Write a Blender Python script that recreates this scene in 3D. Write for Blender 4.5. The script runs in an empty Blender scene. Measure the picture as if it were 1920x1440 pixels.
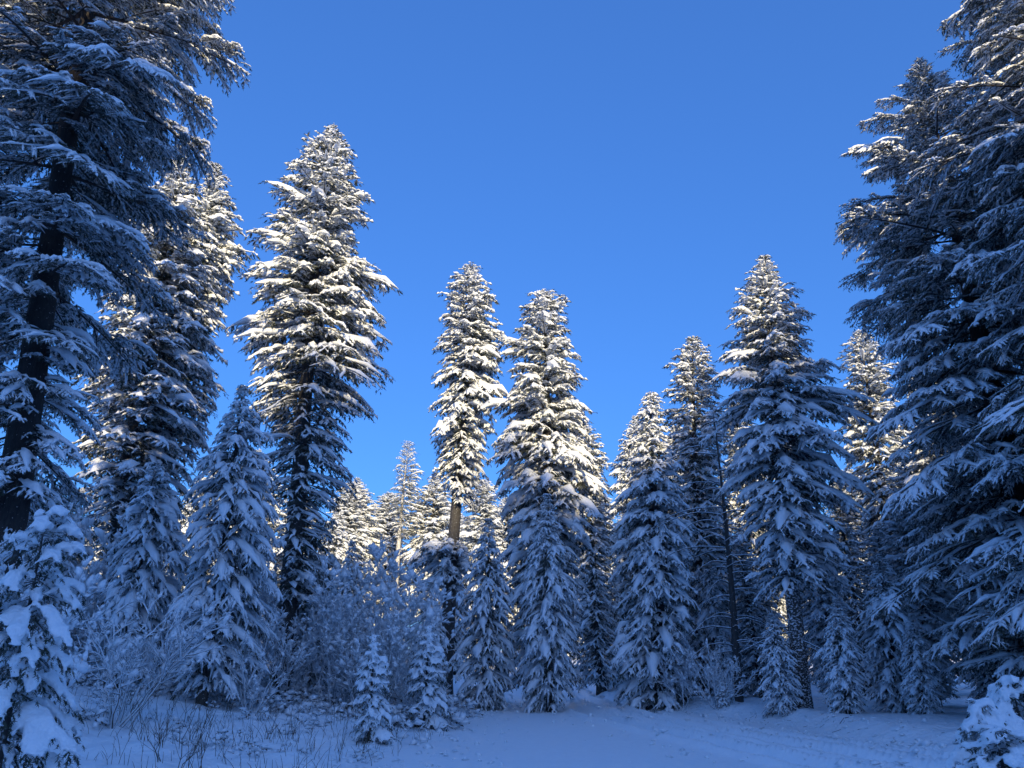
import bpy, math, random
import numpy as np

SC = bpy.context.scene
R = math.radians
# ----------------------------------------------------------------- camera
CAM_Z = 1.6
PITCH = R(20.0)
FPX = 1450.0                      # focal length in pixels of the 1920 x 1440 photograph
cam_d = bpy.data.cameras.new('camera')
cam_d.sensor_fit = 'HORIZONTAL'
cam_d.angle = 2 * math.atan(960 / FPX)
cam_d.clip_end = 3000
cam = bpy.data.objects.new('camera', cam_d)
SC.collection.objects.link(cam)
cam.location = (0, 0, CAM_Z)
cam.rotation_euler = (math.pi / 2 + PITCH, 0, 0)
SC.camera = cam
# ----------------------------------------------------------------- sky and sun
SUN_EL, SUN_AZ = R(18.0), R(167.0)            # azimuth clockwise from +Y (the view direction)
SUN_DIR = np.array([math.sin(SUN_AZ) * math.cos(SUN_EL), math.cos(SUN_AZ) * math.cos(SUN_EL), math.sin(SUN_EL)])
W = bpy.data.worlds.new('World'); SC.world = W; W.use_nodes = True
wn = W.node_tree.nodes; wl = W.node_tree.links
sky = wn.new('ShaderNodeTexSky'); sky.sky_type = 'NISHITA'; sky.sun_disc = False
sky.sun_elevation = SUN_EL; sky.sun_rotation = SUN_AZ
sky.altitude = 1200; sky.air_density = 0.95; sky.dust_density = 4.0; sky.ozone_density = 10.0
bg = wn['Background']; bg.inputs['Strength'].default_value = 0.15
# the single-scattering sky is too steep from zenith to horizon: compress its brightness evenly, hue kept
sep = wn.new('ShaderNodeSeparateColor'); wl.new(sky.outputs['Color'], sep.inputs['Color'])
pw = wn.new('ShaderNodeMath'); pw.operation = 'POWER'; wl.new(sep.outputs['Blue'], pw.inputs[0]); pw.inputs[1].default_value = -0.47
ml = wn.new('ShaderNodeMath'); ml.operation = 'MULTIPLY'; wl.new(pw.outputs[0], ml.inputs[0]); ml.inputs[1].default_value = 0.95
sc_ = wn.new('ShaderNodeVectorMath'); sc_.operation = 'SCALE'
wl.new(sky.outputs['Color'], sc_.inputs[0]); wl.new(ml.outputs[0], sc_.inputs['Scale'])
wl.new(sc_.outputs['Vector'], bg.inputs['Color'])
sd = bpy.data.lights.new('sun', 'SUN'); sd.energy = 1.95; sd.angle = R(0.5); sd.color = (1.0, 0.81, 0.48)
sun = bpy.data.objects.new('sun', sd); SC.collection.objects.link(sun)
from mathutils import Vector
sun.rotation_euler = Vector(SUN_DIR).to_track_quat('Z', 'Y').to_euler()
SC.view_settings.view_transform = 'Standard'; SC.view_settings.look = 'None'
SC.view_settings.exposure = 1.75; SC.view_settings.gamma = 1.0
SC.cycles.max_bounces = 5; SC.cycles.diffuse_bounces = 5; SC.cycles.glossy_bounces = 1
SC.cycles.transmission_bounces = 2; SC.cycles.transparent_max_bounces = 4
SC.cycles.use_denoising = True
SC.cycles.sample_clamp_indirect = 2.0

rng = np.random.default_rng(11)
random.seed(5)
COL = SC.collection

# ----------------------------------------------------------------- materials
def new_mat(name):
    m = bpy.data.materials.new(name); m.use_nodes = True
    nt = m.node_tree; b = nt.nodes['Principled BSDF']
    return m, nt.nodes, nt.links, b
def noise(n, l, scale, detail=3, vec=None, rough=0.5):
    t = n.new('ShaderNodeTexNoise'); t.inputs['Scale'].default_value = scale
    t.inputs['Detail'].default_value = detail; t.inputs['Roughness'].default_value = rough
    if vec is not None: l.new(vec, t.inputs['Vector'])
    return t
def ramp(n, l, src, stops):
    r = n.new('ShaderNodeValToRGB'); e = r.color_ramp.elements
    e[0].position, e[0].color = stops[0][0], stops[0][1]
    e[1].position, e[1].color = stops[-1][0], stops[-1][1]
    for p, c in stops[1:-1]:
        x = e.new(p); x.color = c
    l.new(src, r.inputs['Fac']); return r
def g4(v): return (v, v, v, 1)

def mat_snow(name, scale, strength, dist):
    m, n, l, b = new_mat(name)
    geo = n.new('ShaderNodeNewGeometry')
    a = noise(n, l, scale, 4, geo.outputs['Position'], .6)
    c = ramp(n, l, a.outputs['Fac'], [(.3, (.88, .91, .94, 1)), (.7, (.93, .96, .985, 1))])
    l.new(c.outputs['Color'], b.inputs['Base Color'])
    b.inputs['Roughness'].default_value = .55
    b.inputs['Specular IOR Level'].default_value = .25
    bp = n.new('ShaderNodeBump'); bp.inputs['Strength'].default_value = strength; bp.inputs['Distance'].default_value = dist
    l.new(a.outputs['Fac'], bp.inputs['Height']); l.new(bp.outputs['Normal'], b.inputs['Normal'])
    return m
M_SNOW = mat_snow('snow_on_branches', 22, .8, .04)
M_GROUND = mat_snow('snow_field', 6, .8, .09)
M_TRACK = mat_snow('packed_snow', 7, .5, .045)

def mat_needles(name, c0, c1, frost):
    m, n, l, b = new_mat(name)
    geo = n.new('ShaderNodeNewGeometry')
    a = noise(n, l, 1.3, 3, geo.outputs['Position'])
    c = ramp(n, l, a.outputs['Fac'], [(.35, (*c0, 1)), (.65, (*c1, 1))])
    f = noise(n, l, 6.0, 4, geo.outputs['Position'], .7)
    fr = ramp(n, l, f.outputs['Fac'], [(.47, g4(0)), (.66, g4(frost))])
    mx = n.new('ShaderNodeMix'); mx.data_type = 'RGBA'
    l.new(fr.outputs['Color'], mx.inputs['Factor']); l.new(c.outputs['Color'], mx.inputs['A'])
    mx.inputs['B'].default_value = (.8, .82, .85, 1)
    l.new(mx.outputs['Result'], b.inputs['Base Color'])
    b.inputs['Roughness'].default_value = .6; b.inputs['Specular IOR Level'].default_value = .3
    return m
M_FIR = mat_needles('fir_needles', (.016, .026, .016), (.040, .050, .027), .40)
M_SPRUCE = mat_needles('spruce_needles', (.018, .031, .021), (.036, .050, .030), .30)
M_OLIVE = mat_needles('sparse_needles', (.045, .055, .025), (.085, .085, .035), .45)

def mat_bark(name, c0, c1, snow):
    m, n, l, b = new_mat(name)
    tc = n.new('ShaderNodeTexCoord')
    mp = n.new('ShaderNodeMapping'); mp.inputs['Scale'].default_value = (9, 9, 2.2)
    l.new(tc.outputs['Object'], mp.inputs['Vector'])
    a = noise(n, l, 3, 5, mp.outputs['Vector'], .7)
    c = ramp(n, l, a.outputs['Fac'], [(.3, (*c0, 1)), (.7, (*c1, 1))])
    mp2 = n.new('ShaderNodeMapping'); mp2.inputs['Scale'].default_value = (11, 11, 20)
    l.new(tc.outputs['Object'], mp2.inputs['Vector'])
    f = noise(n, l, 1.6, 4, mp2.outputs['Vector'], .65)
    fr = ramp(n, l, f.outputs['Fac'], [(.60 - snow, g4(0)), (.64 - snow, g4(1))])
    mx = n.new('ShaderNodeMix'); mx.data_type = 'RGBA'
    l.new(fr.outputs['Color'], mx.inputs['Factor']); l.new(c.outputs['Color'], mx.inputs['A'])
    mx.inputs['B'].default_value = (.85, .87, .9, 1)
    l.new(mx.outputs['Result'], b.inputs['Base Color']); b.inputs['Roughness'].default_value = .85
    bp = n.new('ShaderNodeBump'); bp.inputs['Strength'].default_value = .8; bp.inputs['Distance'].default_value = .03
    l.new(a.outputs['Fac'], bp.inputs['Height']); l.new(bp.outputs['Normal'], b.inputs['Normal'])
    return m
M_BARK = mat_bark('dark_bark', (.034, .031, .029), (.095, .088, .082), -.04)
M_BARK_SNOWY = mat_bark('snow_plastered_bark', (.04, .033, .028), (.11, .09, .075), .06)
M_BARK_PALE = mat_bark('pale_bark', (.26, .24, .21), (.48, .45, .40), .08)
M_BARK_DARK = mat_bark('blackish_bark', (.018, .015, .014), (.05, .042, .037), -.06)
M_TWIG = mat_bark('twig_bark', (.03, .022, .018), (.075, .055, .045), -.2)
M_GRASS = mat_bark('dry_stalk', (.055, .04, .028), (.12, .09, .06), -.3)
M_STONE = mat_bark('dark_stone', (.02, .02, .02), (.06, .058, .055), -.05)

# ----------------------------------------------------------------- mesh helpers
def make_mesh(name, V, F, mats, smooth=False, midx=None):
    """V (n,3) float, F (m,3|4) int"""
    V = np.asarray(V, np.float32); F = np.asarray(F, np.int32)
    k = F.shape[1]; me = bpy.data.meshes.new(name)
    me.vertices.add(len(V)); me.vertices.foreach_set('co', V.ravel())
    me.loops.add(F.size); me.loops.foreach_set('vertex_index', F.ravel())
    me.polygons.add(len(F)); me.polygons.foreach_set('loop_start', np.arange(0, F.size, k, dtype=np.int32))
    me.polygons.foreach_set('use_smooth', np.full(len(F), bool(smooth)))
    for m in (mats if isinstance(mats, (list, tuple)) else [mats]): me.materials.append(m)
    if midx is not None: me.polygons.foreach_set('material_index', np.asarray(midx, np.int32))
    me.update(calc_edges=True)
    return me
def add_obj(name, me, parent=None, loc=(0, 0, 0)):
    o = bpy.data.objects.new(name, me); COL.objects.link(o); o.location = loc
    if parent is not None: o.parent = parent
    return o
def empty(name, loc, label, cat, group=None):
    o = bpy.data.objects.new(name, None); COL.objects.link(o); o.location = loc; o.empty_display_size = .3
    o['label'] = label; o['category'] = cat
    if group: o['group'] = group
    return o
class Geo:
    def __init__(s): s.V = []; s.F = []; s.n = 0
    def add(s, V, F):
        V = np.asarray(V, np.float32).reshape(-1, 3); s.V.append(V); s.F.append(np.asarray(F, np.int64).reshape(-1, 3) + s.n); s.n += len(V)
    def get(s):
        if not s.V: return np.zeros((0, 3), np.float32), np.zeros((0, 3), np.int32)
        return np.concatenate(s.V), np.concatenate(s.F)
    @property
    def tris(s): return sum(len(f) for f in s.F)
def norm(v): return v / np.maximum(np.linalg.norm(v, axis=-1, keepdims=True), 1e-9)
UP = np.array([0, 0, 1.0])

def tubes(geo, P, Rw, Rh, sides=5, flat=.35, jit=0.0, upright=False):
    """N tubes through K points; half-width Rw, height Rh (N,K): a snow ridge (flat < 1) or a round stick (flat = 1)"""
    N, K = P.shape[:2]
    T = np.gradient(P, axis=1); T = norm(T)
    h = T.copy(); h[..., 2] = 0
    side = np.stack([-T[..., 1], T[..., 0], np.zeros((N, K))], -1)
    bad = np.linalg.norm(side, axis=-1) < 1e-3
    side[bad] = (1, 0, 0); side = norm(side)
    if upright: side = np.broadcast_to(np.array([1.0, 0, 0]), T.shape)
    up = norm(np.cross(T, side))
    if not upright: up[up[..., 2] < 0] *= -1
    a = np.linspace(0, 2 * np.pi, sides, endpoint=False) + np.pi / 2
    ca, sa = np.cos(a), np.sin(a)
    sa = np.where(sa < 0, sa * flat, sa)
    V = P[:, :, None, :] + side[:, :, None, :] * (ca[None, None, :, None] * Rw[:, :, None, None]) + up[:, :, None, :] * (sa[None, None, :, None] * Rh[:, :, None, None])
    if jit:
        V = V + rng.normal(0, 1, V.shape) * (jit * Rw)[:, :, None, None]
    idx = np.arange(N * K * sides).reshape(N, K, sides)
    A = idx[:, :-1, :]; B = np.roll(idx, -1, 2)[:, :-1, :]; C = np.roll(idx, -1, 2)[:, 1:, :]; D = idx[:, 1:, :]
    F = np.concatenate([np.stack([A, B, C], -1).reshape(-1, 3), np.stack([A, C, D], -1).reshape(-1, 3)])
    geo.add(V.reshape(-1, 3), F)

def shoot_needles(geo, p0, d, ln, spikes=5, w0=.12, spread=.85, nl=.34, fat=.085):
    """needle-clad shoots: a narrow blade and a comb of needle tufts"""
    N = len(p0); ln = ln[:, None]
    w = np.cross(d, UP); w[np.linalg.norm(w, axis=1) < .05] = (1, 0, 0); w = norm(w); n = np.cross(w, d)
    roll = rng.uniform(-.7, .7, (N, 1)); w, n = w * np.cos(roll) + n * np.sin(roll), n * np.cos(roll) - w * np.sin(roll)
    p1 = p0 + d * ln
    m = p0 + d * ln * .5
    V = np.stack([p0, m + w * w0 * ln, p1, m - w * w0 * ln], 1)
    i = np.arange(N)[:, None] * 4
    geo.add(V.reshape(-1, 3), np.concatenate([i + [0, 1, 2], i + [0, 2, 3]]))
    for k in range(spikes):
        f = (k + rng.uniform(.1, .9, (N, 1))) / spikes
        sg = 1 if k % 2 else -1
        q = p0 + d * ln * f
        dr = norm(d * rng.uniform(.35, .8, (N, 1)) + w * sg * spread * rng.uniform(.5, 1.1, (N, 1)) + n * rng.uniform(-.5, .35, (N, 1)))
        tip = q + dr * ln * nl * rng.uniform(.75, 1.25, (N, 1)) * (1.1 - .4 * f)
        V = np.stack([q - d * ln * fat, q + d * ln * fat, tip], 1)
        i = np.arange(N)[:, None] * 3
        geo.add(V.reshape(-1, 3), i + [0, 1, 2])

def blobs(geo, c, d, hl, hw, hh, jit=.22):
    """small lumps of snow: jittered octahedra stretched along d (smooth-shaded)"""
    N = len(c)
    w = np.cross(d, UP); w[np.linalg.norm(w, axis=1) < .05] = (1, 0, 0); w = norm(w); n = np.cross(w, d); n[n[:, 2] < 0] *= -1
    hl, hw, hh = hl[:, None], hw[:, None], hh[:, None]
    V = np.stack([c - d * hl, c + d * hl, c - w * hw, c + w * hw, c + n * hh, c - n * hh * .45], 1)
    V = V + rng.normal(0, 1, V.shape) * (hw * jit)[:, None, :]
    i = np.arange(N)[:, None] * 6
    F = np.concatenate([i + t for t in ([0, 2, 4], [2, 1, 4], [1, 3, 4], [3, 0, 4], [2, 0, 5], [1, 2, 5], [3, 1, 5], [0, 3, 5])])
    geo.add(V.reshape(-1, 3), F)

# ----------------------------------------------------------------- pixel <-> place
CP, SP = math.cos(PITCH), math.sin(PITCH)
def at(px, py, d):
    """world point on the upright plane Y = d behind photograph pixel (px, py)"""
    u = (px - 960) / FPX; v = (720 - py) / FPX
    Y = CP - v * SP; Z = SP + v * CP
    return np.array([u * d / Y, d, CAM_Z + Z * d / Y])

# ----------------------------------------------------------------- ground
def sstep(a, b, x):
    t = np.clip((x - a) / (b - a), 0, 1); return t * t * (3 - 2 * t)
_ph = rng.uniform(0, 6.28, (40, 3)); _dr = rng.uniform(0, 6.28, 40)
def wob(x, y, wl_, k0, octs=5):
    z = 0
    for o in range(octs):
        f = 6.283 / wl_ * (1.0 + .33 * o); a = _dr[k0 + o]
        z = z + np.sin((x * np.cos(a) + y * np.sin(a)) * f + _ph[k0 + o, 0] + 1.3 * np.sin((x * np.sin(a) - y * np.cos(a)) * f * .6 + _ph[k0 + o, 1])) / (1 + .5 * o)
    return z / octs
LY = [-60, 0, 6, 12.9, 20, 28.9, 36, 42.6, 56, 75, 95]; LX = [-9, -6, -4.2, -2.1, -1.3, -.4, 1.1, 2.4, 3.0, 1.0, -6]
RY = [-60, 0, 8, 14.1, 20.3, 26.1, 34, 42.6, 56, 75, 95]; RX = [12, 8.5, 7.2, 6.95, 6.5, 4.45, 4.1, 4.4, 5.0, 4.0, -2]
def left_edge(y): return np.interp(y, LY, LX)
def right_edge(y): return np.interp(y, RY, RX)
RUTY = [0, 8, 12.9, 18.9, 24, 32, 42.6, 56, 75, 95]; RUTX = [8.6, 7.1, 5.7, 4.2, 3.2, 2.6, 3.2, 4.0, 2.5, -4]
def gz(x, y, fine=True):
    x = np.asarray(x, float); y = np.asarray(y, float)
    z = .012 * np.clip(y, -10, 120) + .02 * np.clip(y - 60, 0, 400)
    le = left_edge(y) + .5 * wob(x, y, 6, 0); re = right_edge(y) + .25 * wob(x, y, 5, 6)
    dl = le - x; dr = x - re
    veg_l = sstep(-.3, 1.8, dl); veg_r = sstep(-.1, 1.0, dr)
    far = sstep(.5, 9, dl)
    z = z + .16 * veg_l + .75 * far + .30 * veg_r
    z = z + veg_l * (.13 * wob(x, y, 2.3, 12) + .10 * wob(x, y, .8, 18)) + veg_r * (.08 * wob(x, y, 1.6, 24) + .04 * wob(x, y, .6, 18))
    z = z + .03 * wob(x, y, 7, 30) * (1 - veg_l)
    # wheel and ski ruts in the track
    rc = np.interp(y, RUTY, RUTX); inside = (1 - veg_l) * (1 - veg_r)
    wid = np.interp(y, [8, 20, 45], [1.25, .95, .7])
    for off, dep, wd in ((-1.15, .15, .24), (-.62, .07, .14), (.05, .16, .25), (.55, .065, .13), (1.05, .17, .28), (1.55, .07, .15)):
        q = (x - rc - off * wid - .05 * wob(x, y, 4, 20)) / wd
        z = z + inside * dep * (1.0 + .45 * wob(x, y, 1.9, 33)) * (-np.exp(-q ** 4) + .75 * np.exp(-((np.abs(q) - 1.5) ** 2) * 5.0))
    # unseen ridge added behind the camera, shaped to keep the sun off the clearing
    a = x * math.sin(SUN_AZ) + y * math.cos(SUN_AZ)
    z = z + SHADE_RIDGE_H * sstep(20, 142, a + 2.5 * wob(x, y, 33, 1)) + 1.2 * sstep(30, 60, a) * wob(x, y, 16, 14)
    return z
SHADE_RIDGE_H = 59.2

cam.location.z = CAM_Z
rad = np.concatenate([[0.0], np.geomspace(2.5, 8, 14)[:-1], np.geomspace(8, 60, 225)[:-1], np.geomspace(60, 900, 56)]); nr = len(rad) - 1
fr = np.linspace(-39, 39, 400); rest = np.linspace(39, 321, 60)[1:-1]
ang = np.radians(np.concatenate([fr, rest]))            # clockwise from +Y
NA = len(ang)
RR, AA = np.meshgrid(rad[1:], ang, indexing='ij')
GX = RR * np.sin(AA); GY = RR * np.cos(AA); GZ = gz(GX, GY)
GV = np.concatenate([[[0, 0, float(gz(0, 0))]], np.stack([GX, GY, GZ], -1).reshape(-1, 3)])
idx = 1 + np.arange(nr * NA).reshape(nr, NA)
A = idx[:-1]; B = np.roll(idx, -1, 1)[:-1]; C = np.roll(idx, -1, 1)[1:]; D = idx[1:]
GF = np.stack([A, D, C, B], -1).reshape(-1, 4)
cx = GV[GF, 0].mean(1); cy = GV[GF, 1].mean(1)
on_track = (cx > left_edge(cy) - .1) & (cx < right_edge(cy) + .05) & (cy > -20) & (cy < 92)
fan = np.stack([np.zeros(NA, int), idx[0], np.roll(idx[0], -1), np.roll(idx[0], -1)], -1)
def sub(mask):
    F = GF[mask]; u, inv = np.unique(F, return_inverse=True); return GV[u], inv.reshape(-1, 4)
v, f = sub(~on_track); o = add_obj('ground', make_mesh('ground', v, f, M_GROUND, True)); o['kind'] = 'structure'
o['label'] = 'blue shaded snow covering the forest floor'
v, f = sub(on_track); o = add_obj('track', make_mesh('track', v, f, M_TRACK, True)); o['kind'] = 'structure'
o['label'] = 'snowy forest track with shallow ruts bending away'
ct = idx[0]; cen = np.concatenate([[GV[0]], GV[ct]])
o = add_obj('ground_underfoot', make_mesh('ground_underfoot', cen, np.stack([np.zeros(NA, int), 1 + (np.arange(NA) + 1) % NA, 1 + np.arange(NA)][::1], -1)[:, ::-1], M_TRACK, True)); o['kind'] = 'structure'

# ----------------------------------------------------------------- conifers
def crown_geo(br, s, P):
    """br: arrays base(B,3), az, L, s0, s1 (slope at base / tip), load. s: shoot length. Returns needle, snow, wood Geo"""
    ne, sn, wd = Geo(), Geo(), Geo()
    base, az, L, s0, s1, load = (br[k] for k in ('base', 'az', 'L', 's0', 's1', 'load'))
    B = len(az); fanf = br.get('fanf', np.ones(B))
    er = np.stack([np.cos(az), np.sin(az), 0 * az], -1); el = np.stack([-np.sin(az), np.cos(az), 0 * az], -1)
    bend = rng.normal(0, .10, B)
    def axis(b, t):
        r = L[b] * t
        return base[b] + er[b] * r[:, None] + el[b] * (bend[b] * r * t)[:, None] + UP * (L[b] * (s0[b] * t + (s1[b] - s0[b]) * t * t / 2))[:, None]
    # wood of the branch
    tt = np.array([0, .3, .6, .92]); bi = np.repeat(np.arange(B), 4)
    AX = axis(bi, np.tile(tt, B)).reshape(B, 4, 3)
    rw = (L * P.get('wood', .011))[:, None] * np.array([1.3, .9, .6, .2])[None]
    tubes(wd, AX, rw, rw, 3, 1.0)
    # second order
    sp2 = s * P.get('sp2', 1.15)
    n2 = np.maximum(2, (L * .9 / sp2).astype(int)) * 2
    b2 = np.repeat(np.arange(B), n2); k2 = np.concatenate([np.arange(n) for n in n2]); N2 = len(b2)
    t2 = np.clip((k2 // 2 + .5 + rng.uniform(-.35, .35, N2)) / (n2[b2] / 2), 0.02, 1)
    t_in = P.get('inner', .07); t2 = t_in + (1 - t_in) * t2
    sg2 = np.where(k2 % 2 == 0, 1, -1)
    l2 = L[b2] * P.get('fan', .40) * fanf[b2] * np.power(1.02 - t2, .75) * np.minimum(1, .45 + t2 * 2) * rng.uniform(.7, 1.15, N2) + s * .75 * np.clip(L[b2] / (3.2 * s), .4, 1)
    phi = np.radians(rng.uniform(38, 66, N2)) * (1 - .25 * t2)
    lead = t2 > .93; phi = np.where(lead, phi * .45, phi)
    dh = er[b2] * np.cos(phi)[:, None] + el[b2] * (sg2 * np.sin(phi))[:, None]
    sl_ax = s0[b2] + (s1[b2] - s0[b2]) * t2
    m2 = sl_ax * np.cos(phi) + rng.normal(0, .08, N2) - P.get('hang2', .10)
    k2c = P.get('hang', .35) * rng.uniform(.6, 1.4, N2)
    O2 = axis(b2, t2)
    def p2(j, u):
        return O2[j] + dh[j] * (l2[j] * u)[:, None] + UP * (l2[j] * (m2[j] * u - k2c[j] * u * u))[:, None]
    # third order shoots
    sp3 = s * P.get('sp3', .62)
    n3 = np.maximum(2, np.ceil(l2 / sp3).astype(int))
    j3 = np.repeat(np.arange(N2), n3); k3 = np.concatenate([np.arange(n) for n in n3]); N3 = len(j3)
    u3 = np.clip((k3 + rng.uniform(.1, .9, N3)) / n3[j3], 0, 1) * .92 + .05
    tip = k3 == n3[j3] - 1
    sg3 = np.where(tip, 0, np.where((k3 + j3) % 2 == 0, 1, -1))
    psi = np.radians(rng.uniform(28, 58, N3)) * sg3
    d3 = dh[j3]; c_, s_ = np.cos(psi), np.sin(psi)
    d3 = np.stack([d3[:, 0] * c_ - d3[:, 1] * s_, d3[:, 0] * s_ + d3[:, 1] * c_, m2[j3] - 2 * k2c[j3] * u3 - P.get('hang3', .12) + rng.normal(0, .16, N3)], -1)
    d3 = norm(d3)
    l3 = s * rng.uniform(.75, 1.3, N3) * (1 - .25 * u3) * np.clip(L[b2[j3]] / (3.2 * s), .45, 1)
    P3 = p2(j3, u3)
    shoot_needles(ne, P3, d3, l3, P.get('spikes', 5), P.get('w0', .16), .85, P.get('nl', .46), P.get('fat', .085))
    def clump(p, wl_=.75):
        q = (p + np.array(P.get('off', (0, 0, 0)))) * (6.283 / wl_)
        return .5 + .5 * np.sin(q[..., 0] + 1.7 * np.sin(.43 * q[..., 2])) * np.sin(q[..., 1] + 1.3 * np.sin(.51 * q[..., 0] + 1)) * np.sin(.7 * q[..., 2] + .8 * np.sin(.6 * q[..., 1]))
    CW = P.get('clump', .9)
    # snow: ridge along the branch, fingers along the side shoots, lumps on the tips
    sf = P.get('snow', 1.0)
    ld = load * sf
    KR = P.get('rings', 5); ts = np.linspace(.22, 1.02, KR)
    S = axis(np.repeat(np.arange(B), KR), np.tile(ts, B)).reshape(B, KR, 3)
    prof = np.interp(np.linspace(0, 4, KR), range(5), [.15, .9, 1.1, .95, .12])[None] * rng.uniform(.6, 1.3, (B, KR))
    wax_cap = s * 1.0; wax = np.minimum(L * .08, s * .8)[:, None] * prof * ld[:, None] * P.get('ridge', 1.0) * np.clip(1 + CW * 2.2 * (clump(S, 1.1) - .5), .15, 1.7)
    wax = np.minimum(wax, wax_cap); keep = ld > .25
    tubes(sn, (S + UP * (wax[..., None] * .35))[keep], wax[keep], wax[keep] * .8, 5, .35, .10)
    us = np.array([.02, .52, 1.08])
    S2 = p2(np.repeat(np.arange(N2), 3), np.tile(us, N2)).reshape(N2, 3, 3)
    f2 = ld[b2] * rng.uniform(.4, 1.2, N2) * np.clip(1 + CW * 2.4 * (clump(S2[:, 1]) - .5), .1, 1.6) * (.55 + .6 * t2)
    w2 = (np.minimum(l2 * .15, s * .5) * f2)[:, None] * np.array([.35, 1.15, .12])[None] * rng.uniform(.7, 1.25, (N2, 3)) * P.get('finger', 1.0)
    w2 = np.minimum(w2, s * .5); keep = f2 > .5
    tubes(sn, (S2 + UP * (w2[..., None] * .45))[keep], w2[keep], w2[keep] * .75, 4, .4, .08)
    f3 = f2[j3] * rng.uniform(.1, 1.25, N3)
    keep = f3 > P.get('blob_cut', .62)
    q = np.nonzero(keep)[0]
    c = P3[q] + d3[q] * (l3[q] * .5)[:, None] + UP * (l3[q] * .09)[:, None]
    fw = np.clip(f3[q], .4, 1.15) * P.get('blob', 1.0)
    blobs(sn, c, d3[q], l3[q] * .52, l3[q] * .23 * fw, l3[q] * .24 * fw)
    return ne, sn, wd

def trunk_geo(pts, rads, sides=9):
    g = Geo()
    P = np.array(pts)[None]; r = np.array(rads)[None] * rng.uniform(.94, 1.06, (1, len(rads)))
    tubes(g, P, r, r, sides, 1.0, upright=True)
    return g

TRI = {'n': 0}
def gmesh(name, g, mat, smooth=False):
    v, f = g.get(); TRI['n'] += len(f); return make_mesh(name, v, f, mat, smooth)

def fuse(me, voxel, it=1):
    """melt overlapping lumps of snow into one smooth load"""
    o = bpy.data.objects.new('tmp', me); COL.objects.link(o)
    m = o.modifiers.new('r', 'REMESH'); m.mode = 'VOXEL'; m.voxel_size = voxel; m.use_smooth_shade = True
    q = o.modifiers.new('s', 'SMOOTH'); q.iterations = it; q.factor = .5
    dg = bpy.context.evaluated_depsgraph_get()
    n = bpy.data.meshes.new_from_object(o.evaluated_get(dg)); n.name = me.name
    n.materials.clear(); n.materials.append(me.materials[0])
    co = np.empty(len(n.vertices) * 3, np.float32); n.vertices.foreach_get('co', co); co = co.reshape(-1, 3)
    q = co / voxel
    co += voxel * .35 * np.stack([np.sin(q[:, 1] * .9 + 2 * np.sin(q[:, 2] * .53)), np.sin(q[:, 2] * .8 + 2 * np.sin(q[:, 0] * .47)), np.sin(q[:, 0] * 1.0 + 2 * np.sin(q[:, 1] * .61))], -1) + rng.normal(0, voxel * .10, co.shape)
    n.vertices.foreach_set('co', co.ravel()); n.update()
    TRI['n'] += 2 * len(n.polygons) - len(me.polygons)
    bpy.data.objects.remove(o); bpy.data.meshes.remove(me)
    return n
TREES = {}
def profile(rows, d, X0f):
    z, rl, rr = [], [], []
    for py, lx, rx in rows:
        p = at(lx, py, d); z.append(p[2]); x0 = X0f(p[2]); l = x0 - p[0]
        r = (at(rx, py, d)[0] - x0) if rx is not None else l * .95
        rl.append(max(l, .05)); rr.append(max(r, .05))
    o = np.argsort(z); return np.array(z)[o], np.array(rl)[o], np.array(rr)[o]

def tree_frame(top, d, base_px):
    pt = at(top[0], top[1], d)
    xb = at(base_px[0], base_px[1], d)[0] if base_px else pt[0]
    zb = float(gz(xb, d)) - .05
    H = pt[2] - zb
    return pt, xb, zb, H

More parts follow.
